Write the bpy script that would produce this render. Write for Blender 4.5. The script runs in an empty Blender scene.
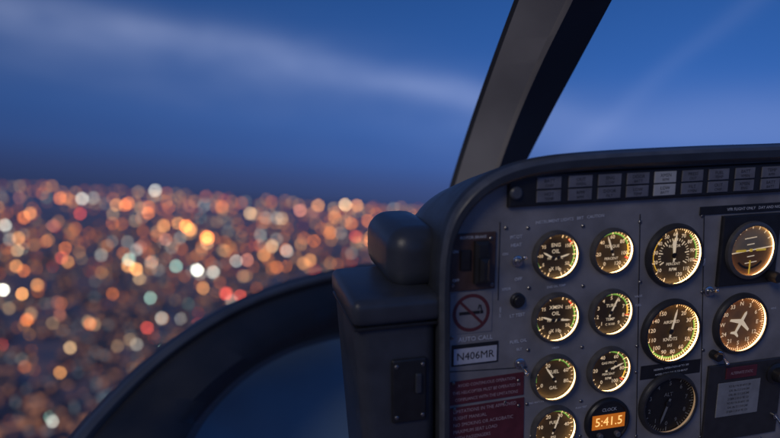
import bpy, math, random, bmesh
from mathutils import Vector, Matrix, noise as mnoise
random.seed(7)
R=math.radians
scene=bpy.context.scene
scene.view_settings.view_transform='Standard'
scene.view_settings.look='None'
scene.view_settings.exposure=0
COL=scene.collection
# ---------------------------------------------------------------- frames
ALT=450.0
HELI=Matrix.Translation((0,0,ALT))@Matrix.Rotation(R(-1.4),4,'X')@Matrix.Rotation(R(-3.6),4,'Y')
F=650.0      # assumed focal length in image pixels
U=Vector((0.968,0.245,0.055)).normalized()
W=Vector((-0.005,-0.2,0.98)); W=(W-U*W.dot(U)).normalized()
N=U.cross(W)
P0=Vector((0.3877,0.9,-0.155))
PANEL=HELI@Matrix(((U.x,W.x,N.x,P0.x),(U.y,W.y,N.y,P0.y),(U.z,W.z,N.z,P0.z),(0,0,0,1)))
def ray(x,y): return Vector(((x-390)/F,1,-(y-219)/F))
def pp(x,y):                       # image pixel -> coordinates on the assumed panel plane (metres)
    r=ray(x,y); t=N.dot(P0)/N.dot(r); d=r*t-P0
    return Vector((d.dot(U),d.dot(W)))
def bd(x,y,dep): return ray(x,y)*dep   # image pixel placed at an assumed depth, helicopter body frame
# ---------------------------------------------------------------- materials
def mat(name,col,rough=.5,metal=0.,emit=None,es=0.,noise=0.,nscale=40.,bump=0.,bscale=300.,spec=.5,nosample=False):
    m=bpy.data.materials.new(name); m.use_nodes=True
    nt=m.node_tree; b=nt.nodes['Principled BSDF']
    b.inputs['Base Color'].default_value=(*col,1)
    b.inputs['Roughness'].default_value=rough
    b.inputs['Metallic'].default_value=metal
    b.inputs['Specular IOR Level'].default_value=spec
    if emit:
        b.inputs['Emission Color'].default_value=(*emit,1); b.inputs['Emission Strength'].default_value=es
    tc=nt.nodes.new('ShaderNodeTexCoord')
    if noise:
        n=nt.nodes.new('ShaderNodeTexNoise'); n.inputs['Scale'].default_value=nscale; n.inputs['Detail'].default_value=4
        nt.links.new(tc.outputs['Object'],n.inputs['Vector'])
        mr=nt.nodes.new('ShaderNodeMapRange'); mr.inputs['From Min'].default_value=.3; mr.inputs['From Max'].default_value=.7
        mr.inputs['To Min'].default_value=1-noise; mr.inputs['To Max'].default_value=1+noise
        nt.links.new(n.outputs['Fac'],mr.inputs['Value'])
        mx=nt.nodes.new('ShaderNodeVectorMath'); mx.operation='SCALE'; mx.inputs[0].default_value=col
        nt.links.new(mr.outputs[0],mx.inputs['Scale']); nt.links.new(mx.outputs[0],b.inputs['Base Color'])
        mr2=nt.nodes.new('ShaderNodeMapRange'); mr2.inputs['From Min'].default_value=.3; mr2.inputs['From Max'].default_value=.7
        mr2.inputs['To Min'].default_value=rough*.85; mr2.inputs['To Max'].default_value=min(1,rough*1.15)
        nt.links.new(n.outputs['Fac'],mr2.inputs['Value']); nt.links.new(mr2.outputs[0],b.inputs['Roughness'])
    if bump:
        n2=nt.nodes.new('ShaderNodeTexNoise'); n2.inputs['Scale'].default_value=bscale; n2.inputs['Detail'].default_value=3
        nt.links.new(tc.outputs['Object'],n2.inputs['Vector'])
        bp=nt.nodes.new('ShaderNodeBump'); bp.inputs['Strength'].default_value=bump; bp.inputs['Distance'].default_value=.0006
        nt.links.new(n2.outputs['Fac'],bp.inputs['Height']); nt.links.new(bp.outputs[0],b.inputs['Normal'])
    if nosample: m.cycles.emission_sampling='NONE'
    return m
M_face=mat('panel_paint',(.245,.232,.228),.42,noise=.26,nscale=20,bump=.45,bscale=900)
M_hood=mat('shroud_vinyl',(.036,.040,.048),.45,noise=.2,nscale=30,bump=.6,bscale=700)
M_rim=mat('shroud_edge',(.085,.092,.108),.38,noise=.2,bump=.3)
M_blk=mat('black_plastic',(.018,.018,.02),.4,noise=.15,nscale=60)
M_bez=mat('bezel_black',(.035,.034,.036),.35,noise=.15,nscale=80)
M_bezd=mat('bezel_grey',(.085,.080,.078),.4,noise=.2,nscale=80)
M_dial=mat('dial_black',(.012,.010,.009),.6,noise=.2,nscale=50)
M_dialt=mat('dial_warm_lit',(.20,.12,.055),.6,noise=.15,nscale=60)  # lamp glow put into the base colour of the warm-lit dial
M_dialo=mat('dial_faint_lit',(.048,.036,.018),.6,noise=.2,nscale=60)  # fainter warm lamp glow tinted into the dark dial colour
M_white=mat('mark_white',(.70,.66,.55),.6,emit=(1,.80,.50),es=.34,nosample=True)
M_dim=mat('mark_unlit',(.20,.20,.19),.6,noise=.1)
M_green=mat('mark_green',(.10,.36,.09),.6,emit=(.3,.8,.15),es=.14,nosample=True)
M_yel=mat('mark_yellow',(.6,.42,.06),.6,emit=(1,.7,.08),es=.25,nosample=True)
M_red=mat('mark_red',(.5,.04,.03),.6,emit=(1,.1,.05),es=.15,nosample=True)
M_lab=mat('label_white',(.75,.75,.73),.6,noise=.15,nscale=300)
M_lab2=mat('label_faint',(.74,.74,.75),.6,noise=.15,nscale=300)
M_redp=mat('placard_red',(.12,.022,.030),.5,noise=.2,nscale=60,bump=.2)
M_redl=mat('placard_letters',(.50,.36,.36),.6,noise=.2,nscale=300)
M_brn=mat('guard_plate_brown',(.085,.048,.038),.45,noise=.25,nscale=50,bump=.2)
M_screw=mat('screw_steel',(.32,.31,.30),.35,metal=1.,noise=.2,nscale=300)
M_steel=mat('toggle_steel',(.55,.54,.52),.25,metal=1.,noise=.1,nscale=300)
M_win=mat('annunciator_lens',(.17,.17,.19),.35,noise=.18,nscale=60)
M_winl=mat('annunciator_lens_lit',(.3,.3,.33),.35,emit=(.8,.85,1),es=.03,noise=.1,nscale=90)
M_amb=mat('lcd_amber',(.3,.08,.01),.4,emit=(1,.26,.02),es=.36)
M_ambd=mat('lcd_digits',(.9,.5,.1),.4,emit=(1,.60,.20),es=1.1,nosample=True)
M_skyd=mat('horizon_sky',(.26,.22,.15),.5,noise=.1)
M_gndd=mat('horizon_ground',(.20,.10,.04),.5,noise=.15)
M_post=mat('post_paint',(.30,.285,.27),.5,noise=.12,nscale=8,bump=.3,bscale=400)
M_postd=mat('post_dark_facet',(.044,.047,.055),.6,noise=.12,nscale=10,bump=.4,bscale=400)  # darker tone for the right facet, left edge strip and back
M_postl=mat('post_pale_ridge',(.34,.31,.27),.5,noise=.1,nscale=10)  # paler tone along the ridge strip
M_frame=mat('frame_dark',(.020,.022,.028),.45,noise=.2,nscale=10,bump=.5,bscale=300)
M_framee=mat('frame_edge_sheen',(.07,.08,.10),.35,noise=.2,nscale=10)  # bluish edge sheen put into the colour; also marks the seam line
M_nose=mat('nose_paint',(.24,.33,.37),.4,noise=.12,nscale=4)
# ---------------------------------------------------------------- mesh helpers
def link(o,parent=None,mw=None):
    COL.objects.link(o)
    if parent is not None: o.parent=parent
    if mw is not None: o.matrix_world=mw
    return o
def empty(name,mw):
    o=bpy.data.objects.new(name,None); o.empty_display_size=.02; link(o); o.matrix_world=mw; return o
def obj(name,vs,fs,m,parent=None,mw=None,smooth=False,mi=None):
    me=bpy.data.meshes.new(name); me.from_pydata([tuple(v) for v in vs],[],fs)
    for mm in (m if isinstance(m,(list,tuple)) else [m]): me.materials.append(mm)
    if mi:
        for p,i in zip(me.polygons,mi): p.material_index=i
    if smooth:
        for p in me.polygons: p.use_smooth=True
    me.update()
    return link(bpy.data.objects.new(name,me),parent,mw)
class MB:
    def __init__(s): s.v=[];s.f=[];s.mi=[]
    def add(s,vs,fs,mi=0):
        b=len(s.v); s.v+= [Vector(q) for q in vs]; s.f+=[tuple(i+b for i in f) for f in fs]; s.mi+=[mi]*len(fs)
    def box(s,cx,cy,w,h,z0,z1,rot=0,mi=0,ch=0):
        c,sn=math.cos(rot),math.sin(rot)
        def P(x,y,z): return (cx+x*c-y*sn,cy+x*sn+y*c,z)
        a,b=w/2,h/2
        vs=[P(-a,-b,z0),P(a,-b,z0),P(a,b,z0),P(-a,b,z0)]
        if ch:
            zc=z1-ch
            vs+=[P(-a,-b,zc),P(a,-b,zc),P(a,b,zc),P(-a,b,zc)]
            a-=ch;b-=ch
            vs+=[P(-a,-b,z1),P(a,-b,z1),P(a,b,z1),P(-a,b,z1)]
            fs=[(i,(i+1)%4,(i+1)%4+4,i+4) for i in range(4)]+[(i+4,(i+1)%4+4,(i+1)%4+8,i+8) for i in range(4)]+[(8,9,10,11),(3,2,1,0)]
        else:
            vs+=[P(-a,-b,z1),P(a,-b,z1),P(a,b,z1),P(-a,b,z1)]
            fs=[(i,(i+1)%4,(i+1)%4+4,i+4) for i in range(4)]+[(4,5,6,7),(3,2,1,0)]
        s.add(vs,fs,mi)
    def lathe(s,prof,seg=48,cx=0,cy=0,mi=0,cap=False):
        vs=[];n=len(prof)
        for k in range(seg):
            a=2*math.pi*k/seg
            for r,z in prof: vs.append((cx+r*math.cos(a),cy+r*math.sin(a),z))
        fs=[(k*n+i,((k+1)%seg)*n+i,((k+1)%seg)*n+i+1,k*n+i+1) for k in range(seg) for i in range(n-1)]
        if cap: fs.append(tuple(k*n+n-1 for k in range(seg)))
        s.add(vs,fs,mi)
    def arc(s,r0,r1,a0,a1,z,mi=0,cx=0,cy=0):   # degrees clockwise from up
        k=max(2,int(abs(a1-a0)/5)); vs=[];fs=[]
        for i in range(k+1):
            a=R(a0+(a1-a0)*i/k)
            vs+=[(cx+r0*math.sin(a),cy+r0*math.cos(a),z),(cx+r1*math.sin(a),cy+r1*math.cos(a),z)]
        for i in range(k):
            fs.append((2*i,2*i+1,2*i+3,2*i+2) if a1>a0 else (2*i,2*i+2,2*i+3,2*i+1))
        s.add(vs,fs,mi)
    def disc(s,r,z,seg=48,cx=0,cy=0,mi=0):
        s.add([(cx+r*math.cos(2*math.pi*k/seg),cy+r*math.sin(2*math.pi*k/seg),z) for k in range(seg)],[tuple(range(seg))],mi)
    def make(s,name,m,parent=None,mw=None,smooth=False):
        return obj(name,s.v,s.f,m,parent,mw,smooth,s.mi)
def autosmooth(o,ang=35):
    for p in o.data.polygons: p.use_smooth=True
    me=o.data
    bm=bmesh.new(); bm.from_mesh(me); bmesh.ops.recalc_face_normals(bm,faces=bm.faces)
    for e in bm.edges:
        if len(e.link_faces)==2 and e.calc_face_angle(0)>R(ang): e.smooth=False
    bm.to_mesh(me); bm.free()
def text(body,x,y,size,m,parent,z=.001,rot=0,align='CENTER',name='lettering',bold=0.,sx=1.):
    c=bpy.data.curves.new(name,'FONT'); c.body=body; c.size=size; c.align_x=align; c.align_y='CENTER'
    c.offset=bold*size; c.resolution_u=2; c.materials.append(m)
    o=bpy.data.objects.new(name,c); COL.objects.link(o); o.parent=parent
    o.location=(x,y,z); o.rotation_euler=(0,0,rot); o.scale=(sx,1,1)
    return o
def spline(pts,n):
    pts=[Vector(p) for p in pts]; out=[]
    P=[pts[0]*2-pts[1]]+pts+[pts[-1]*2-pts[-2]]
    m=len(pts)-1
    for i in range(n+1):
        t=i/n*m; k=min(int(t),m-1); t-=k
        a,b,c,d=P[k:k+4]
        out.append(.5*((2*b)+(c-a)*t+(2*a-5*b+4*c-d)*t*t+(3*b-a-3*c+d)*t**3))
    return out
def loft(name,rows,m,parent=None,mw=None,closed=False,rowmats=None,ang=35,mats=None):
    n=len(rows[0]); vs=[p for r in rows for p in r]; fs=[];mi=[]
    rr=len(rows)
    for j in range(rr if closed else rr-1):
        j2=(j+1)%rr
        for i in range(n-1):
            fs.append((j*n+i,j*n+i+1,j2*n+i+1,j2*n+i)); mi.append(rowmats[j] if rowmats else 0)
    o=obj(name,vs,fs,mats or m,parent,mw,True,mi); autosmooth(o,ang); return o
# ---------------------------------------------------------------- instrument panel
panel=empty('instrument_panel',PANEL)
outer=[(437,560),(437,438),(437,350),(437,280),(440,245),(447,218),(459,198),(477,181),(502,167),(540,157),(600,151),(700,146),(790,143),(980,135)]
inner=[(447,560),(447,438),(447,350),(447,285),(449,252),(456,228),(468,209),(485,193),(508,182),(542,174),(601,168.5),(700,163),(790,159),(980,150)]
NS=120
so=spline([pp(*p) for p in outer],NS); si=spline([pp(*p) for p in inner],NS)
def lay(t,n,off=(0,0)): return [Vector((a.x+(b.x-a.x)*t+off[0],a.y+(b.y-a.y)*t+off[1],n)) for a,b in zip(so,si)]
loft('shroud_rim',[lay(0,-.004),lay(.02,.008),lay(.12,.015),lay(.3,.018),lay(.72,.018),lay(.9,.015),lay(1,.009),lay(1.02,-.002)],None,panel,mats=[M_hood,M_rim],rowmats=[0,1,1,0,0,1,1])
loft('shroud_skin',[lay(0.02,-.002),lay(.15,-.03,(0,-.004)),lay(.2,-.10,(0,-.022)),lay(.3,-.19,(.004,-.046)),lay(.8,-.215,(.006,-.055))],M_hood,panel)
fp=[Vector((p.x,p.y,0)) for p in lay(1.01,0)]
br=pp(980,560)
face=obj('face_plate',fp+[Vector((br.x,br.y,0))],[tuple(range(len(fp)+1))],M_face,panel)
bm=bmesh.new(); bm.from_mesh(face.data); bmesh.ops.recalc_face_normals(bm,faces=bm.faces); bm.to_mesh(face.data); bm.free()
# screws
scr=MB()
def screw(x,y,r=.0028,z=.0):
    p=pp(x,y)
    scr.lathe([(r,z),(r,z+.0008),(r*.7,z+.0015)],14,p.x,p.y,0,True)
    a=random.random()*3
    scr.box(p.x,p.y,r*1.3,r*.3,z+.0014,z+.0017,a,1)
for x,y in [(528,228),(583,226),(640,222),(702,216),(583,286),(582,347),(581,401),(529,288),(640,282),(637,346),(636,372),(528,350),(702,292),(703,350),(527,404),(640,405),(636,436),(700,437),(531,436),(580,436),(506,228),(711,369),(452,338),(505,402),(760,438)]:
    screw(x,y,.0025)
for x,y in [(452,239),(490,238),(452,285),(491,284)]: screw(x,y,.0025,.0028)
for x,y in [(453,383),(518,380),(454,409),(518,405)]: screw(x,y,.0022,.001)
scr.make('screws',[M_screw,M_blk],panel)
seam=MB()
def line(x0,y0,x1,y1,w=.0009,z0=.0002,z1=.0007,b=seam,mi=0):
    a=pp(x0,y0);c=pp(x1,y1);d=c-a
    b.box((a.x+c.x)/2,(a.y+c.y)/2,d.length,w,z0,z1,math.atan2(d.y,d.x),mi)
line(500,222,498,300); line(640,214,636,438); line(704,214,700,438)
line(447,372,527,367)
seam.make('plate_seams',M_blk,panel)
# ---------------------------------------------------------------- gauges
def frame_at(x,y):
    p=pp(x,y); return PANEL@Matrix.Translation((p.x,p.y,0))
def rad(x,y,r): return (pp(x,y-r).y-pp(x,y+r).y)/2
def warm_lamp(name,es,col=(1,.56,.20)):
    return mat(name,(.8,.6,.4),.5,emit=col,es=es)
def gauge(name,x,y,rpx,lamp=5.,dial=M_dial,scales=(),arcs=(),labels=(),needles=(),bez=M_bez,mark=M_white,col=(1,.58,.23)):
    g=empty(name,frame_at(x,y)); r=rad(x,y,rpx)
    b=MB(); b.lathe([(r*1.03,.0003),(r*1.03,.0035),(r,.0052),(r*.965,.0088),(r*.905,.0088),(r*.885,.0078),(r*.91,.0066),(r*.94,.0062),(r*.94,.001)],64)
    o=b.make('bezel',bez,g,smooth=True); autosmooth(o,40)
    d=MB(); d.disc(r*.935,.0012); d.make('dial',dial,g)
    if lamp>0:
        l=MB(); l.lathe([(r*.93,.0025),(r*.93,.0060)],32); l.make('rim_lamp',warm_lamp(name+'_lamp',lamp*.85,col),g)
    m=MB(); z=.0018
    for (a0,a1,c,r0,r1) in arcs: m.arc(r*r0,r*r1,a0,a1,.0016,c)
    for s in scales:
        a0,a1,nmaj,nmin,nums,rr=s[:6]; ts=s[6] if len(s)>6 else .2
        tot=nmaj*nmin
        for i in range(tot+1):
            a=R(a0+(a1-a0)*i/tot); big=i%nmin==0
            L=r*(.15 if big else .085); w=r*(.032 if big else .018); rc=r*rr-L/2
            m.box(rc*math.sin(a),rc*math.cos(a),w,L,z-.0002,z+.0001,-a,0)
        for i,t in enumerate(nums):
            if t=='' : continue
            a=R(a0+(a1-a0)*i/max(1,len(nums)-1)); rc=r*(rr-.15-ts*.62)
            text(t,rc*math.sin(a),rc*math.cos(a),r*ts*1.12,mark,g,z,bold=.01,name='numeral')
    if m.v: m.make('scale_marks',[mark,M_green,M_yel,M_red],g)
    for t,lx,ly,s in labels: text(t,lx*r,ly*r,s*r*.88,mark,g,z,bold=.008)
    if needles:
        nb=MB()
        for (a,L,w,cx,cy) in needles:
            a=R(a); cx*=r;cy*=r;L*=r;w*=r
            c,s=math.sin(a),math.cos(a)
            def Q(u,v,zz): return (cx+u*c+v*s,cy+u*s-v*c,zz)
            nb.add([Q(-L*.25,-w/2,.003),Q(-L*.25,w/2,.003),Q(L*.75,w/2,.003),Q(L,0,.003),Q(L*.75,-w/2,.003)],[(0,1,2,3,4)],0)
            nb.lathe([(r*.09,.0025),(r*.09,.0038),(r*.05,.0042)],20,cx,cy,1,True)
        nb.make('needle',[mark,M_blk],g)
    return g
def dual(name,x,y,rp,l1,lamp,n1,n2):
    return gauge(name,x,y,rp,lamp,M_dial,
      scales=[(200,340,4,3,['0','5','10','15',''],.90,.17),(160,20,4,3,['0','50','','150',''],.90,.17)],
      arcs=[(235,305,1,.80,.86),(305,325,2,.80,.86),(125,60,1,.80,.86),(60,40,3,.80,.86)],
      labels=[(l1,0,.42,.24),('OIL',0,.16,.26),('X 10',0,-.55,.22),('PSI',-.28,-.12,.15),('C',.3,-.12,.17)],
      needles=[(n1,.52,.07,-.12,-.1),(n2,.52,.07,.12,-.1)],bez=M_bezd)
dual('engine_oil_gauge',555,255,24,'ENG',9,300,75)
dual('transmission_oil_gauge',555,317,24,'XMSN',9,290,95)
gauge('fuel_quantity_gauge',553,377,22.5,6,M_dialo,[(-120,110,5,4,['0','','20','','60','80'],.88,.2)],
      [(-100,60,1,.76,.82)],[('FUEL',.0,.25,.24),('GAL',0,-.45,.22)],[(-35,.7,.07,0,-.05)],bez=M_bezd)
gauge('fuel_pressure_gauge',553,428,22,8,M_dialo,[(-130,130,5,4,['0','10','20','30','40',''],.88,.2)],
      [(-80,60,1,.76,.82)],[('FUEL',.0,.28,.22),('PSI',0,-.4,.22)],[(20,.7,.07,0,-.05)],bez=M_bezd)
gauge('torque_gauge',611,251,22.5,10,M_dialo,[(-150,150,6,5,['0','20','40','60','80','100','120'],.9,.2)],
      [(-80,70,1,.76,.83),(70,110,2,.76,.83),(110,116,3,.70,.9)],[('TORQUE',0,.22,.2),('PERCENT',0,-.32,.18)],[(-20,.74,.08,0,0)],bez=M_bezd)
gauge('turbine_temperature_gauge',610,312,22.5,7,M_dial,[(-140,140,8,4,['1','2','3','4','5','6','7','8','9'],.9,.2)],
      [(-20,70,1,.76,.83),(70,100,2,.76,.83),(100,106,3,.70,.9)],[('TURB',0,.3,.22),('TEMP',0,-.3,.2),('C X100',0,-.52,.16)],[(25,.74,.08,0,0)],bez=M_bezd)
gauge('gas_producer_tachometer',608,369,22,7,M_dial,[(-150,150,10,2,['0','','20','','40','','60','','80','','100'],.9,.2)],
      [(0,100,1,.76,.83),(100,125,2,.76,.83),(125,130,3,.70,.9)],[('GAS PROD',0,.3,.17),('PERCENT',0,-.2,.16),('RPM',0,-.4,.18)],[(70,.74,.08,0,0),(200,.3,.05,.3,.25)],bez=M_bezd)
gauge('dual_tachometer',673,255,30.5,9,M_dialo,[(-160,160,12,5,['','10','20','30','40','50','60','70','80','90','100','110','120'],.92,.15),(-120,120,6,4,[],.56,.12)],
      [(40,100,1,.80,.86),(-130,-40,2,.72,.75),(104,108,3,.76,.92)],[('ROTOR',0,.3,.14),('PERCENT',-.0,-.28,.14),('RPM',0,-.46,.17)],[(2,.82,.06,0,0),(-8,.55,.09,0,0)])
gauge('airspeed_indicator',670,331,31,14,M_dialo,[(10,330,12,5,['','20','30','40','50','60','80','90','100','110','120','140','150'],.92,.16)],
      [(70,260,1,.80,.86),(300,304,3,.74,.92)],[('AIRSPEED',0,.3,.15),('KNOTS',0,-.25,.17),('IAS',0,-.45,.14)],[(12,.74,.07,0,0)],col=(1,.50,.15))
gauge('standby_gauge',667,403,29.5,.15,M_dial,[(-180,150,11,5,['0','1','2','3','4','5','6','7','8','9'],.92,.17)],[],[('ALT',0,.3,.2)],[(200,.7,.08,0,0)],mark=M_dim)
# attitude indicator with square case
ai=empty('attitude_indicator',frame_at(747,249)); r=rad(747,249,27)
b=MB(); b.box(0,0,r*2.45,r*2.55,.0002,.006,0,0,.0015); b.make('case',M_blk,ai)
b=MB(); b.lathe([(r*1.06,.006),(r*1.04,.0105),(r*.98,.012),(r*.91,.012),(r*.89,.011),(r*.93,.0095),(r*.95,.009),(r*.95,.0062)],64); o=b.make('bezel',M_bezd,ai,smooth=True); autosmooth(o,40)
b=MB(); b.lathe([(r*.94,.0068),(r*.94,.0090)],32); b.make('rim_lamp',warm_lamp('ai_lamp',7,(1,.57,.24)),ai)
b=MB(); t=R(6)
def half(a0,a1,mi):
    vs=[(r*.945*math.cos(a0+(a1-a0)*k/24),r*.945*math.sin(a0+(a1-a0)*k/24),.0066) for k in range(25)]; b.add(vs,[tuple(range(25))],mi)
half(t,math.pi+t,0); half(math.pi+t,2*math.pi+t,1)
b.box(0,0,r*1.86,r*.04,.0068,.0071,t,2)
for k in (-.45,-.22,.22,.45): b.box(-k*r*math.sin(t),k*r*math.cos(t),r*(.5 if abs(k)>.3 else .3),r*.03,.0068,.0071,t,2)
for k in range(-3,4):
    a=R(k*20); b.box(r*.84*math.sin(a),r*.84*math.cos(a),r*.03,r*.12,.0068,.0072,-a,2)
b.box(-.42*r,0,.4*r,.07*r,.0074,.008,0,3); b.box(.42*r,0,.4*r,.07*r,.0074,.008,0,3); b.box(0,0,.1*r,.1*r,.0074,.008,0,3)
b.box(0,-.62*r,.05*r,.5*r,.0074,.008,0,3); b.arc(.6*r,.68*r,130,230,.0075,4)
b.make('horizon_card',[M_skyd,M_gndd,M_white,M_yel,M_blk],ai)
b=MB(); b.lathe([(r*.2,.006),(r*.2,.02),(r*.16,.023)],24,r*.95,-r*1.0,0,True); o=b.make('cage_knob',M_blk,ai,smooth=True); autosmooth(o)
# directional gyro
hi=gauge('heading_indicator',739,323,29,7,M_dialt,[(0,330,11,6,['N','3','6','E','12','15','S','21','24','W','30','33'],.92,.17)],[],[],[],col=(1,.47,.16))
r=rad(739,323,29); b=MB(); a=R(-28)
def rt(pts): return [(px*math.cos(a)-py*math.sin(a),px*math.sin(a)+py*math.cos(a),.0024) for px,py in [(q[0]*r,q[1]*r) for q in pts]]
pl=[(0,.46),(.05,.38),(.06,.14),(.42,-.02),(.42,-.1),(.06,-.02),(.045,-.3),(.17,-.38),(.17,-.44),(0,-.4)]
pl=pl+[(-x,y) for x,y in pl[-2:0:-1]]
b.add(rt(pl),[tuple(range(len(pl)))],0); b.make('aeroplane_symbol',M_white,hi)
b=MB(); b.lathe([(r*.15,.001),(r*.15,.014),(r*.12,.016)],20,-r*.92,-r*.95,0,True); o=b.make('knob',M_blk,hi,smooth=True); autosmooth(o)
# digital clock
ck=empty('digital_clock',frame_at(606,419)); r=rad(606,419,22)
b=MB(); b.lathe([(r*1.02,.0002),(r*1.02,.005),(r*.96,.0075),(r*.88,.0075),(r*.86,.006)],48,0,-.05*r,0,True); o=b.make('case',M_blk,ck,smooth=True); autosmooth(o)
b=MB(); b.box(0,.0,r*1.50,r*.62,.0060,.0068,0,0); b.make('display',M_amb,ck)
text('5:41.5',0,0,r*.54,M_ambd,ck,.0072,bold=.0,name='digits',sx=.98)
text('CLOCK',0,.52*r,r*.2,M_lab,ck,.0064)
b=MB()
for kx in (-.4,.4): b.lathe([(r*.12,.006),(r*.12,.011),(r*.09,.012)],20,kx*r,-r*.58,0,True)
b.make('buttons',M_rim,ck)
# ---------------------------------------------------------------- annunciator
an=empty('caution_light_strip',PANEL)
b=MB()
a0=pp(507,190.5);a1=pp(980,166);d=a1-a0;th=math.atan2(d.y,d.x)
hh=(pp(600,170.5).y-pp(600,202).y)
b.box((a0.x+a1.x)/2,(a0.y+a1.y)/2,d.length,hh,.0002,.007,th,0,.002); b.make('strip_body',M_blk,an)
xs=[546,577,606,634,661,688,714,740,766,791,816,841,866,890,914]
b=MB()
words=['OIL','CHIP','BATT','PRESS','FUEL','FILT','HOT','DOOR','GEN','LOW','XMSN','ENG','FAIL','OUT','RPM','TEMP']
for i,x in enumerate(xs):
    yc=190.5-(x-507)*(24.5/473); p=pp(x,yc); wpx=12.5-(i*.35); ww=abs(pp(x+wpx,yc).x-pp(x-wpx,yc).x)*.96
    h=hh*.36
    for k in (1,-1):
        q=p+Vector((-math.sin(th),math.cos(th)))*k*hh*.205
        b.box(q.x,q.y,ww,h,.0071,.0088,th,1 if i==4 else 0,.0006)
        text(random.choice(words),q.x,q.y+h*.16,h*.42,M_blk,an,.0090,th)
        text(random.choice(words),q.x,q.y-h*.24,h*.36,M_blk,an,.0090,th)
b.make('lenses',[M_win,M_winl],an)
p=pp(513,192); b=MB(); b.lathe([(.008,.007),(.008,.010),(.006,.012)],24,p.x,p.y,0,True); b.make('test_button',M_rim,an)
# ---------------------------------------------------------------- placards, switches
def panel_box(name,x0,y0,x1,y1,m,z=.0015,ch=.0004):
    cx,cy=(x0+x1)/2,(y0+y1)/2; e=empty(name,frame_at(cx,cy))
    w=pp(x1,cy).x-pp(x0,cy).x; h=pp(cx,y0).y-pp(cx,y1).y
    b=MB(); b.box(0,0,w,h,.0003,z,R(0),0,ch); b.make('plate',m,e); return e,w,h
e,w,h=panel_box('guarded_switch',449,233,495,290,M_brn,.003,.001)
b=MB(); b.box(w*.16,0,w*.30,h*.74,.003,.013,0,0,.004); b.box(w*.16,-h*.1,w*.2,h*.4,.013,.022,0,0,.004)
b.box(-w*.17,h*.05,w*.22,h*.35,.003,.006,0,0,.001); b.make('switch_guard',M_blk,e)
text('ROTOR BRAKE',-.0,h*.43,h*.07,M_lab,e,.0032); text('ON',-w*.38,h*.2,h*.07,M_lab,e,.0032); text('OFF',-w*.36,-h*.3,h*.07,M_lab,e,.0032)
# no smoking sign
e,w,h=panel_box('no_smoking_sign',450,292,492,333,mat('sign_backing',(.24,.225,.225),.5,noise=.12,nscale=60),.0010,.0003)
rr=w*.44; b=MB()
b.arc(rr*.82,rr,0,360,.0013,0)
b.box(-rr*.1,0,rr*1.1,rr*.16,.0012,.0014,0,1); b.box(rr*.56,0,rr*.16,rr*.16,.0012,.0014,0,1)
b.box(rr*.52,rr*.24,rr*.06,rr*.3,.0012,.0014,R(12),1); b.box(rr*.40,rr*.28,rr*.05,rr*.26,.0012,.0014,R(-14),1)
b.box(0,0,rr*1.75,rr*.14,.0015,.0017,R(-45),0)
b.make('pictogram',[mat('sign_red',(.12,.028,.032),.5,noise=.15,nscale=200),M_blk],e)
# registration placard
e,w,h=panel_box('registration_placard',452,343,498,364,M_blk,.0012,.0003)
b=MB(); b.box(0,-h*.05,w*.93,h*.74,.0012,.0016,0,0); b.make('white_insert',mat('placard_white',(.52,.52,.55),.5,noise=.08,nscale=90),e)
text('N406MR',0,-h*.07,h*.50,M_blk,e,.0019,sx=.98)
text('AUTO CALL',0,h*.72,h*.3,M_lab2,e,.0008)
lines1=['AVOID CONTINUOUS OPERATION','THIS HELICOPTER MUST BE OPERATED IN','COMPLIANCE WITH THE LIMITATIONS']
lines2=['LIMITATIONS IN THE APPROVED','FLIGHT MANUAL','NO SMOKING OR ACROBATIC','MAXIMUM SEAT LOAD','WITH PASSENGERS','SEATED FORWARD','VNE 130 KTS']
e,w,h=panel_box('limitations_placard',449,377,524,400,M_redp,.0012,.0003)
e.matrix_world=e.matrix_world@Matrix.Rotation(R(1.2),4,'Z')
for i,t in enumerate(lines1): text(t,0,h*(.3-.3*i),h*.19,M_redl,e,.0015,sx=.82)
e,w,h=panel_box('limitations_placard',449,403,524,452,M_redp,.0012,.0003)
e.matrix_world=e.matrix_world@Matrix.Rotation(R(1.2),4,'Z')
for i,t in enumerate(lines2): text(t,-w*.44,h*(.42-.135*i),h*.095,M_redl,e,.0015,align='LEFT',sx=.9)
def toggle(x,y,ang=0,ln=.016):
    e=empty('toggle_switch',frame_at(x,y)); b=MB()
    b.lathe([(.0072,.0003),(.0072,.0022),(.0060,.003),(.0045,.003),(.0045,.007)],20,0,0,0,True)
    o=b.make('collar',M_steel,e,smooth=True); autosmooth(o)
    b=MB(); b.lathe([(.0014,0),(.0017,ln*.5),(.0027,ln*.8),(.0025,ln*.95),(.0014,ln)],16,0,0,0,True)
    o=b.make('lever',M_steel,e,smooth=True); o.location=(0,0,.006); o.rotation_euler=(R(ang),R(12),0)
    return e
toggle(517,261,-38); toggle(519,363,35); toggle(708,291,-30,.012); toggle(719,355,40,.014); toggle(772,414,35)
e=empty('push_button',frame_at(517,300)); b=MB(); b.lathe([(.010,.0003),(.010,.003),(.008,.0045),(.0068,.0045),(.0068,.007),(.006,.008)],32,0,0,0,True); o=b.make('button_cap',M_blk,e,smooth=True); autosmooth(o)
e,w,h=panel_box('avionics_blanking_plate',705,362,778,436,M_bez,.004,.0012)
e2,w2,h2=panel_box('data_placard',715,380,756,413,mat('placard_grey',(.26,.26,.26),.5,noise=.15,nscale=60),.0052,.0004)
for i in range(7): text(random.choice(['FOR STEERING 120 150 180','TO FLY N 30 60 E 120','STEER 2 33 61 92 121','CAL 06-12 S 210 240']),0,h2*(.38-.125*i),h2*.085,M_blk,e2,.0056,sx=.9)
e,w,h=panel_box('warning_plate',724,365,754,376,M_redp,.0055,.0004); text('ALTERNATE STATIC',0,0,h*.35,M_redl,e,.0059,sx=.7)
e,w,h=panel_box('name_strip',702,203,830,211,M_blk,.0016,.0003)
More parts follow.
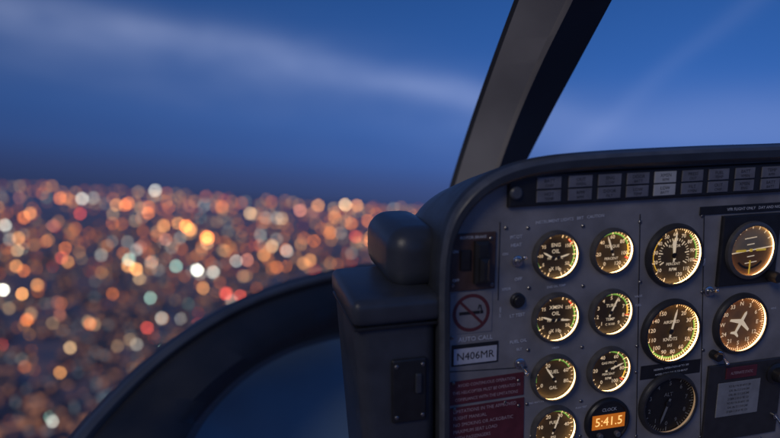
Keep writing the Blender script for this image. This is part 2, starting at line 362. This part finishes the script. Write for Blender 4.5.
text('VFR FLIGHT ONLY   DAY AND NIGHT   NON ICING',0,0,h*.5,M_lab,e,.0019)
e=empty('rotary_knob',frame_at(773,372)); b=MB(); b.lathe([(.016,.0043),(.016,.006),(.011,.008),(.010,.020),(.008,.022)],36,0,0,0,True); o=b.make('knob_cap',M_blk,e,smooth=True); autosmooth(o)
for (nm,x,y) in (('vertical_speed_indicator',826,245),('altimeter',815,318)):
    gauge(nm,x,y,29,6,M_dial,[(-150,150,10,5,['0','1','2','3','4','5','6','7','8','9',''],.92,.17)],[],[('FEET' if nm[0]=='a' else 'FPM',0,.3,.17)],[(60,.75,.07,0,0)])
def lab(t,x,y,s=.0042,m=M_lab2,rot=0.045,al='CENTER'):
    p=pp(x,y); return (t,p.x,p.y,s*1.2,m,rot,al)
ll=empty('panel_lettering',PANEL)
for q in [lab('PITOT',516,237,.005),lab('HEAT',516,245,.005),lab('OFF',518,279,.005),lab('ON',505,254,.004),lab('LT TEST',517,315,.005),lab('XPDR',506,289,.004),lab('FUEL OIL',518,341,.005),lab('ELT',519,349,.004),
          lab('OFF',519,383,.0048),lab('INSTRUMENT LIGHTS   BRT   CAUTION',570,219,.0046),lab('ENG OIL TEMP',556,286,.0034),lab('XMSN',555,347.5,.0034),lab('TRIM',704,262,.0038,rot=1.57),lab('FUEL',638,305,.0036),
          lab('VALVE',638,296,.0034),lab('NORMAL OPERATION 60 TO 100',671,367,.0032,M_lab),lab('AVOID CONT OPS 75 TO 88 PCT',671,372,.0030,M_lab),lab('HDG',773,308,.0034),lab('PUSH TEST',581,407,.003),lab('DC GEN',500,312,.003,rot=1.57),lab('ENG ANTI ICE',536,402,.003)]:
    text(q[0],q[1],q[2],q[3],q[4],ll,.0009,q[5],q[6],bold=.012)
e,w,h=panel_box('operation_placard',641,362.5,700,376,M_blk,.0006,.0001)
# ---------------------------------------------------------------- side console box beside the panel
def rbox(name,size,bev,m,mw,parent=None,seg=4,taper=None):
    bm=bmesh.new(); bmesh.ops.create_cube(bm,size=1)
    if taper:
        for v in bm.verts:
            if v.co.y<0: v.co.x=v.co.x*taper[0]+taper[1]
    bmesh.ops.scale(bm,vec=size,verts=bm.verts)
    if bev: bmesh.ops.bevel(bm,geom=bm.edges[:],offset=bev,segments=seg,profile=.5,affect='EDGES')
    for f in bm.faces: f.smooth=True
    me=bpy.data.meshes.new(name); bm.to_mesh(me); bm.free(); me.materials.append(m)
    o=bpy.data.objects.new(name,me); COL.objects.link(o)
    if parent: o.parent=parent; o.matrix_local=mw
    else: o.matrix_world=mw
    return o
u0=pp(443,350).x
cb=empty('side_console',PANEL)
T=Matrix.Translation
def q(x,y): return pp(x,y)
M_con=mat('console_plastic',(.045,.05,.062),.34,noise=.2,nscale=25,bump=.4,bscale=600)
rbox('housing',(.108,.30,.150),.018,M_con,T((u0-.060,q(443,300).y-.150,-.075)),cb,taper=(.82,.09))
rbox('lid',(.116,.034,.160),.011,M_con,T((u0-.058,q(443,300).y-.008,-.072)),cb)
rbox('lid_gasket',(.112,.004,.155),.001,M_blk,T((u0-.058,q(443,300).y-.027,-.0725)),cb)
rbox('cowl',(.080,.085,.16),.030,M_con,T((u0-.018,q(443,300).y+.040,-.115)),cb,seg=6)
rbox('recess_panel',(.045,.085,.006),.003,M_blk,T((u0-.045,q(443,385).y,.002)),cb)
rbox('latch',(.008,.026,.006),.002,M_con,T((u0-.034,q(443,385).y+.01,.006)),cb)
for sy in (.034,-.034):
    for sx_ in (-.017,.017):
        s_=MB(); s_.lathe([(.0026,0),(.0026,.001),(.0018,.0016)],14,0,0,0,True); o=s_.make('cover_screw',M_screw,cb); o.location=(u0-.045+sx_,q(443,385).y+sy,.005)
# ---------------------------------------------------------------- windshield centre post
def brow(pts,n=60): return [HELI@p for p in spline([bd(*p) for p in pts],n)]
L=[(436,240,1.22),(450,185,1.19),(469,125,1.14),(490,65,1.06),(514,0,.98),(545,-80,.88),(585,-180,.78)]
Mi=[(478,240,1.18),(490,185,1.15),(510,125,1.10),(535,65,1.02),(566,0,.94),(603,-80,.84),(650,-180,.74)]
M2=[(482,240,1.178),(494,185,1.148),(515,125,1.098),(541,65,1.018),(573,0,.938),(611,-80,.838),(660,-180,.738)]
Rr=[(500,240,1.21),(516,185,1.18),(545,125,1.13),(577,65,1.05),(612,0,.97),(655,-80,.87),(705,-180,.77)]
Bk=[(478,240,1.27),(490,185,1.24),(515,125,1.19),(545,65,1.11),(575,0,1.03),(612,-80,.93),(655,-180,.83)]
L2=[(x+5,y,d-.004) for x,y,d in L]
loft('windshield_post',[brow(L),brow(L2),brow(Mi),brow(M2),brow(Rr),brow(Bk)],None,closed=True,rowmats=[1,0,2,1,1,1],mats=[M_post,M_postd,M_postl],ang=20)
# ---------------------------------------------------------------- lower windshield frame
Oe=[(20,530),(58,452),(98,404),(148,357),(200,320),(250,294),(300,277),(350,266),(420,258)]
Ie=[(150,530),(188,452),(206,420),(233,390),(260,369),(290,353),(320,343),(350,337),(420,330)]
def mixr(t,dep): 
    pts=[]
    for i,(a,b) in enumerate(zip(Oe,Ie)):
        k=i/(len(Oe)-1); D=1.10+.45*k
        pts.append((a[0]+(b[0]-a[0])*t,a[1]+(b[1]-a[1])*t,D+dep))
    return brow(pts,80)
loft('windshield_sill_frame',[mixr(0,.03),mixr(.04,0),mixr(.10,-.012),mixr(.14,-.012),mixr(.2,-.004),mixr(.45,-.03),mixr(.75,-.035),mixr(.93,-.01),mixr(1,.03),mixr(.5,.06)],None,closed=True,rowmats=[0,1,1,0,0,0,0,1,0,0],mats=[M_frame,M_framee],ang=50)
rows=[]
for j in range(13):
    t=j/12; pts=[]
    for i,(a,b) in enumerate(zip(Oe,Ie)):
        k=i/(len(Oe)-1); D=1.22+.45*k
        x=b[0]+(-20)*(1-t)+ (330-b[0]*.3)*t*.9; y=b[1]-18*(1-t)+170*t
        pts.append((x,y,D+.10*math.sin(t*2.2)+.05))
    rows.append(brow(pts,50))
loft('nose_fairing',rows,M_nose,ang=60)
# ---------------------------------------------------------------- ground, city
def nt_new(name):
    m=bpy.data.materials.new(name); m.use_nodes=True; nt=m.node_tree; nt.nodes.clear(); m.cycles.emission_sampling='NONE'; return m,nt
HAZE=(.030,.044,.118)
def haze_out(nt,shader,far=20000.,near=1200.,mx=.97):  # haze painted into the material as emission, thicker with distance
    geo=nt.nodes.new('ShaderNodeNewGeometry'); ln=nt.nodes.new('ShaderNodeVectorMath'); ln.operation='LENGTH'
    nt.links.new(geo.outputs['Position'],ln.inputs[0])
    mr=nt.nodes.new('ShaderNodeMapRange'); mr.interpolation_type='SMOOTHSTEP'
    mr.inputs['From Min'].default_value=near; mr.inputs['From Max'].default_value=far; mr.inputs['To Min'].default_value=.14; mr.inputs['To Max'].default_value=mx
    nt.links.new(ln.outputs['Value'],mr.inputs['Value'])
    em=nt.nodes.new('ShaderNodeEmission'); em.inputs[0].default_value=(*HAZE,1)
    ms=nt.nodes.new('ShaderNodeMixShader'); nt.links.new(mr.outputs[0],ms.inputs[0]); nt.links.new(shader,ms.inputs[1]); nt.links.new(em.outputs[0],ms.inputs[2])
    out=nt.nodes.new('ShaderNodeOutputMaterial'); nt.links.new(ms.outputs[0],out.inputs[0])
gm,nt=nt_new('ground_city_floor')
b=nt.nodes.new('ShaderNodeBsdfPrincipled'); b.inputs['Roughness'].default_value=.9
geo=nt.nodes.new('ShaderNodeNewGeometry')
n1=nt.nodes.new('ShaderNodeTexNoise'); n1.inputs['Scale'].default_value=.0016; n1.inputs['Detail'].default_value=3
nt.links.new(geo.outputs['Position'],n1.inputs['Vector'])
cr=nt.nodes.new('ShaderNodeValToRGB'); cr.color_ramp.elements[0].position=.35; cr.color_ramp.elements[0].color=(.02,.03,.05,1); cr.color_ramp.elements[1].position=.7; cr.color_ramp.elements[1].color=(.07,.07,.08,1)
nt.links.new(n1.outputs['Fac'],cr.inputs[0]); nt.links.new(cr.outputs[0],b.inputs['Base Color'])
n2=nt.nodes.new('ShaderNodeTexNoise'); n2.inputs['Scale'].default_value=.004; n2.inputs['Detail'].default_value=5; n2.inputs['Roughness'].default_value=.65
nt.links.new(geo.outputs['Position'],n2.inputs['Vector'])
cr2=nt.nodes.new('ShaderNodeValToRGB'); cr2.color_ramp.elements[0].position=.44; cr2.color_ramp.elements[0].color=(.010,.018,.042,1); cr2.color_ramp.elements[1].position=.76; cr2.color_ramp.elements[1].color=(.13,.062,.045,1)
nt.links.new(n2.outputs['Fac'],cr2.inputs[0]); nt.links.new(cr2.outputs[0],b.inputs['Emission Color']); b.inputs['Emission Strength'].default_value=.75  # amber street-lamp glow painted onto the ground as emission noise
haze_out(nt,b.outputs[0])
S=150000
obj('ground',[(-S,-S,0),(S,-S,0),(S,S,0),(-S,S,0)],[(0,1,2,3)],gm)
wm,nt=nt_new('lit_facade')
b=nt.nodes.new('ShaderNodeBsdfPrincipled'); b.inputs['Base Color'].default_value=(.07,.07,.085,1); b.inputs['Roughness'].default_value=.7
geo=nt.nodes.new('ShaderNodeNewGeometry'); vo=nt.nodes.new('ShaderNodeTexVoronoi'); vo.inputs['Scale'].default_value=.09; nt.links.new(geo.outputs['Position'],vo.inputs['Vector'])
crw=nt.nodes.new('ShaderNodeValToRGB'); crw.color_ramp.interpolation='CONSTANT'
crw.color_ramp.elements[0].position=0; crw.color_ramp.elements[0].color=(0,0,0,1); crw.color_ramp.elements[1].position=.84; crw.color_ramp.elements[1].color=(.5,.20,.08,1)
e3=crw.color_ramp.elements.new(.965); e3.color=(.28,.36,.4,1)
sx=nt.nodes.new('ShaderNodeSeparateColor'); nt.links.new(vo.outputs['Color'],sx.inputs[0]); nt.links.new(sx.outputs[0],crw.inputs[0])
nt.links.new(crw.outputs[0],b.inputs['Emission Color']); b.inputs['Emission Strength'].default_value=.8
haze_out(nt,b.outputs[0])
def dens(x,y): return mnoise.noise(Vector((x*.0009,y*.0006,3.1)))+.5*mnoise.noise(Vector((x*.0023,y*.0015,7.7)))
def fine(x,y): return mnoise.noise(Vector((x*.0045,y*.004,1.3)))
bb=MB(); rng=random.Random(3); cnt=0
while cnt<2300:
    yy=rng.uniform(12,290); dist=ALT/(yy/650)
    az=R(rng.uniform(-48,40)); x=dist*math.sin(az); y=dist*math.cos(az)
    cnt+=1
    if dist>15000 or (dist>3500 and dens(x,y)<-.2) or (dist<=3500 and fine(x,y)<-.25): continue
    x=round(x/70)*70+rng.uniform(-6,6); y=round(y/90)*90+rng.uniform(-8,8)
    sc=1+dist/9000
    hgt=(rng.uniform(8,28) if rng.random()<.85 else rng.uniform(30,90))
    ww=rng.uniform(18,48)*sc; dd=rng.uniform(18,60)*sc
    bb.box(x,y,ww,dd,-.5,hgt,R(rng.choice([14,14,14,40])),0)
bb.make('city_buildings',wm)
cols={'orange':(1,.25,.045),'amber':(1,.42,.12),'warm':(1,.64,.32),'white':(.95,.95,.82),'teal':(.50,.85,.70),'red':(1,.11,.06),'pink':(1,.36,.22)}
lm=[];idx={}
for cn,c in cols.items():
    for bi,s in enumerate((.9,3.0,9.5,26.)):
        m=bpy.data.materials.new('lamp_'+cn+str(bi)); m.use_nodes=True; nt=m.node_tree; nt.nodes.clear(); m.cycles.emission_sampling='NONE'
        e=nt.nodes.new('ShaderNodeEmission'); e.inputs[0].default_value=(*c,1); e.inputs[1].default_value=s
        ou=nt.nodes.new('ShaderNodeOutputMaterial'); nt.links.new(e.outputs[0],ou.inputs[0]); idx[(cn,bi)]=len(lm); lm.append(m)
t_=(1+5**.5)/2
ico=[Vector(v).normalized() for v in [(-1,t_,0),(1,t_,0),(-1,-t_,0),(1,-t_,0),(0,-1,t_),(0,1,t_),(0,-1,-t_),(0,1,-t_),(t_,0,-1),(t_,0,1),(-t_,0,-1),(-t_,0,1)]]
icf=[(0,11,5),(0,5,1),(0,1,7),(0,7,10),(0,10,11),(1,5,9),(5,11,4),(11,10,2),(10,7,6),(7,1,8),(3,9,4),(3,4,2),(3,2,6),(3,6,8),(3,8,9),(4,9,5),(2,4,11),(6,2,10),(8,6,7),(9,8,1)]
LB=MB()
def lamp(x,y,rr_,cn,bi):
    LB.add([Vector((x,y,rr_+2))+v*rr_ for v in ico],icf,idx[(cn,bi)])
names=list(cols); wts=[42,28,14,8,2,5,4]
def gpos(px,py):
    d=(HELI.to_3x3()@ray(px,py)); 
    if d.z>-.005: return None
    t=ALT/-d.z; return d.x*t,d.y*t,t
rng=random.Random(11)
n=0
while n<2900:
    u_=rng.random()
    yy=rng.uniform(4,300) if u_<.74 else abs(rng.gauss(0,60))+3
    az=R(rng.uniform(-44,30)); dist=ALT/(yy/650)
    if dist>70000: continue
    x=dist*math.sin(az);y=dist*math.cos(az)
    if 3500<dist<14000 and dens(x,y)<rng.uniform(-.5,.02): continue
    if dist<=3500 and fine(x,y)<rng.uniform(-.3,.25): continue
    if rng.random()<.6 and dist<9000:
        g_=220 if dist>3500 else 130; a_=R(16); u_=x*math.cos(a_)+y*math.sin(a_); v_=-x*math.sin(a_)+y*math.cos(a_)
        if rng.random()<.5: u_=round(u_/g_)*g_
        else: v_=round(v_/g_)*g_
        x=u_*math.cos(a_)-v_*math.sin(a_); y=u_*math.sin(a_)+v_*math.cos(a_)
    cn=rng.choices(names,wts)[0]; bi=rng.choices([0,1,2],[62,31,7])[0]
    if dist>20000: bi=min(bi,1)
    lamp(x,y,dist*rng.uniform(.0013,.0025),cn,bi); n+=1
for (px,py,cn,bi,k) in [(207,240,'orange',3,1.4),(186,228,'orange',3,1.1),(178,225,'amber',2,1),(197,272,'white',3,1),(213,274,'white',2,1),(176,268,'teal',2,1),(136,271,'amber',3,.9),(118,262,'orange',2,1),(72,185,'warm',2,1),(100,188,'warm',2,1),(155,192,'white',2,1),(128,205,'orange',2,1),(5,227,'white',2,1),(3,292,'white',3,1),(22,296,'amber',3,.9),(16,268,'amber',2,1),(48,420,'teal',3,1),(52,424,'white',2,1),(107,426,'white',2,1),(12,437,'orange',2,1),(345,206,'warm',3,.8),(357,207,'amber',2,1),(382,240,'orange',3,1),(300,212,'pink',2,1),(318,207,'amber',2,1),(272,248,'warm',2,1),(226,296,'red',2,1.3),(240,298,'red',2,1),(247,262,'pink',2,1),(90,326,'orange',2,1),(147,330,'red',2,1),(60,375,'amber',2,1),(30,352,'orange',2,1),(76,243,'orange',2,1),(37,287,'amber',2,1),(203,290,'amber',2,1),(163,245,'white',2,1),(250,215,'warm',2,1),(287,268,'orange',2,1),(330,235,'orange',2,1),(310,262,'amber',2,1),(12,385,'white',2,1),(38,400,'amber',2,1),(70,350,'warm',2,1),(112,296,'orange',2,1),(150,300,'teal',2,1),(60,200,'orange',2,1),(30,215,'amber',2,1),(190,232,'amber',2,1.4),(151,264,'orange',3,.9),(128,268,'amber',2,1.2),(370,243,'orange',2,1),(13,400,'orange',2,1),(8,302,'teal',2,1)]:
    g_=gpos(px,py)
    if g_: lamp(g_[0],g_[1],g_[2]*.0024*k,cn,bi)
LB.make('city_lights',lm)
# ---------------------------------------------------------------- world
w=bpy.data.worlds.new('World'); scene.world=w; w.use_nodes=True; nt=w.node_tree; nt.nodes.clear()
N_=nt.nodes.new; Lk=nt.links.new
tc=N_('ShaderNodeTexCoord')
sep=N_('ShaderNodeSeparateXYZ'); Lk(tc.outputs['Generated'],sep.inputs[0])
mr=N_('ShaderNodeMapRange'); mr.inputs['From Min'].default_value=-.05; mr.inputs['From Max'].default_value=.6; Lk(sep.outputs['Z'],mr.inputs['Value'])
rp=N_('ShaderNodeValToRGB'); Lk(mr.outputs[0],rp.inputs[0]); cr=rp.color_ramp
def E(z): return (z+.05)/.65
stops=[(-.05,(.034,.050,.130)),(-.005,(.038,.060,.165)),(.025,(.043,.080,.240)),(.06,(.043,.108,.35)),(.11,(.038,.120,.40)),(.2,(.028,.108,.375)),(.32,(.017,.078,.285)),(.6,(.012,.048,.18))]
cr.elements[0].position=0; cr.elements[0].color=(*stops[0][1],1); cr.elements[1].position=1; cr.elements[1].color=(*stops[-1][1],1)
for z,c in stops[1:-1]:
    e=cr.elements.new(E(z)); e.color=(*c,1)
def math_(op,a,b=None,c=None):
    n=N_('ShaderNodeMath'); n.operation=op
    for i,v in enumerate((a,b,c)):
        if v is None: continue
        if isinstance(v,(int,float)): n.inputs[i].default_value=v
        else: Lk(v,n.inputs[i])
    return n.outputs[0]
def dot(v):
    n=N_('ShaderNodeVectorMath'); n.operation='DOT_PRODUCT'; Lk(tc.outputs['Generated'],n.inputs[0]); n.inputs[1].default_value=v; return n.outputs['Value']
H3=HELI.to_3x3()
def plane(a,b): return (H3@(ray(*a).cross(ray(*b)))).normalized()
mp=N_('ShaderNodeMapping'); Lk(tc.outputs['Generated'],mp.inputs[0]); mp.inputs['Scale'].default_value=(2.2,2.2,6)
ns=N_('ShaderNodeTexNoise'); ns.inputs['Scale'].default_value=1.6; ns.inputs['Detail'].default_value=2; Lk(mp.outputs[0],ns.inputs['Vector'])
nz=math_('SUBTRACT',ns.outputs['Fac'],.5)
def band(a,b,w_,amp,wob=.06):
    s=dot(plane(a,b)); s=math_('ADD',s,math_('MULTIPLY',nz,wob)); s=math_('DIVIDE',s,w_); s=math_('MULTIPLY',s,s); s=math_('MULTIPLY',s,-1.); s=math_('EXPONENT',s); return math_('MULTIPLY',s,amp)
az=dot(H3@Vector((1,0,0)))
b1=band((0,8),(480,98),.024,.62,.035); b2=band((0,30),(480,115),.06,.30,.09)
b3=band((560,132),(780,128),.045,.55,.05); f3=N_('ShaderNodeMapRange'); f3.inputs['From Min'].default_value=.12; f3.inputs['From Max'].default_value=.3; Lk(az,f3.inputs['Value']); b3=math_('MULTIPLY',b3,f3.outputs[0])
b4=band((575,150),(640,95),.014,.15,.03); b4=math_('MULTIPLY',b4,f3.outputs[0])
f5=N_('ShaderNodeMapRange'); f5.inputs['From Min'].default_value=.35; f5.inputs['From Max'].default_value=.12; Lk(az,f5.inputs['Value']); b12=math_('MULTIPLY',math_('ADD',b1,b2),f5.outputs[0])
pn=N_('ShaderNodeTexNoise'); pn.inputs['Scale'].default_value=4.; pn.inputs['Detail'].default_value=3; Lk(mp.outputs[0],pn.inputs['Vector'])
pm=N_('ShaderNodeMapRange'); pm.inputs['From Min'].default_value=.3; pm.inputs['From Max'].default_value=.7; pm.inputs['To Min'].default_value=.7; pm.inputs['To Max'].default_value=1.25; Lk(pn.outputs['Fac'],pm.inputs['Value'])
b12=math_('MULTIPLY',b12,pm.outputs[0])
cl=math_('ADD',b12,math_('ADD',b3,b4))
fr=N_('ShaderNodeMapRange'); fr.inputs['From Min'].default_value=0; fr.inputs['From Max'].default_value=.6; Lk(dot((0,1,0)),fr.inputs['Value'])
cl=math_('MULTIPLY',cl,fr.outputs[0])
br_=N_('ShaderNodeMapRange'); br_.inputs['From Min'].default_value=-.55; br_.inputs['From Max'].default_value=.4; br_.inputs['To Min'].default_value=.62; br_.inputs['To Max'].default_value=1.15; Lk(az,br_.inputs['Value'])
sc=N_('ShaderNodeVectorMath'); sc.operation='SCALE'; Lk(rp.outputs[0],sc.inputs[0]); Lk(br_.outputs[0],sc.inputs['Scale'])
cc=N_('ShaderNodeVectorMath'); cc.operation='SCALE'; cc.inputs[0].default_value=(.125,.130,.155); Lk(cl,cc.inputs['Scale'])
ad=N_('ShaderNodeVectorMath'); ad.operation='ADD'; Lk(sc.outputs[0],ad.inputs[0]); Lk(cc.outputs[0],ad.inputs[1])
sk=N_('ShaderNodeTexSky'); sk.sky_type='NISHITA'; sk.sun_disc=False; sk.sun_elevation=R(1); sk.sun_rotation=R(200)
bg1=N_('ShaderNodeBackground'); Lk(ad.outputs[0],bg1.inputs[0]); bg1.inputs[1].default_value=1
bg2=N_('ShaderNodeBackground'); Lk(sk.outputs[0],bg2.inputs[0]); bg2.inputs[1].default_value=.002
ash=N_('ShaderNodeAddShader'); Lk(bg1.outputs[0],ash.inputs[0]); Lk(bg2.outputs[0],ash.inputs[1])
ou=N_('ShaderNodeOutputWorld'); Lk(ash.outputs[0],ou.inputs[0])
sl=bpy.data.lights.new('twilight_fill','SUN'); sl.energy=.62; sl.angle=R(20); sl.color=(1,.89,.77)  # added warm fill from behind the camera, in place of twilight
so_=bpy.data.objects.new('twilight_fill',sl); COL.objects.link(so_)
so_.matrix_world=HELI@Vector((.5,.78,-.45)).to_track_quat('-Z','Y').to_matrix().to_4x4()
# ---------------------------------------------------------------- camera
cd=bpy.data.cameras.new('camera'); cd.sensor_width=36; cd.lens=30; cd.clip_start=.02; cd.clip_end=400000
cd.dof.use_dof=True; cd.dof.focus_distance=.92; cd.dof.aperture_fstop=1.6; cd.dof.aperture_blades=0
co=bpy.data.objects.new('camera',cd); COL.objects.link(co); co.matrix_world=HELI@Matrix.Rotation(R(90),4,'X'); scene.camera=co
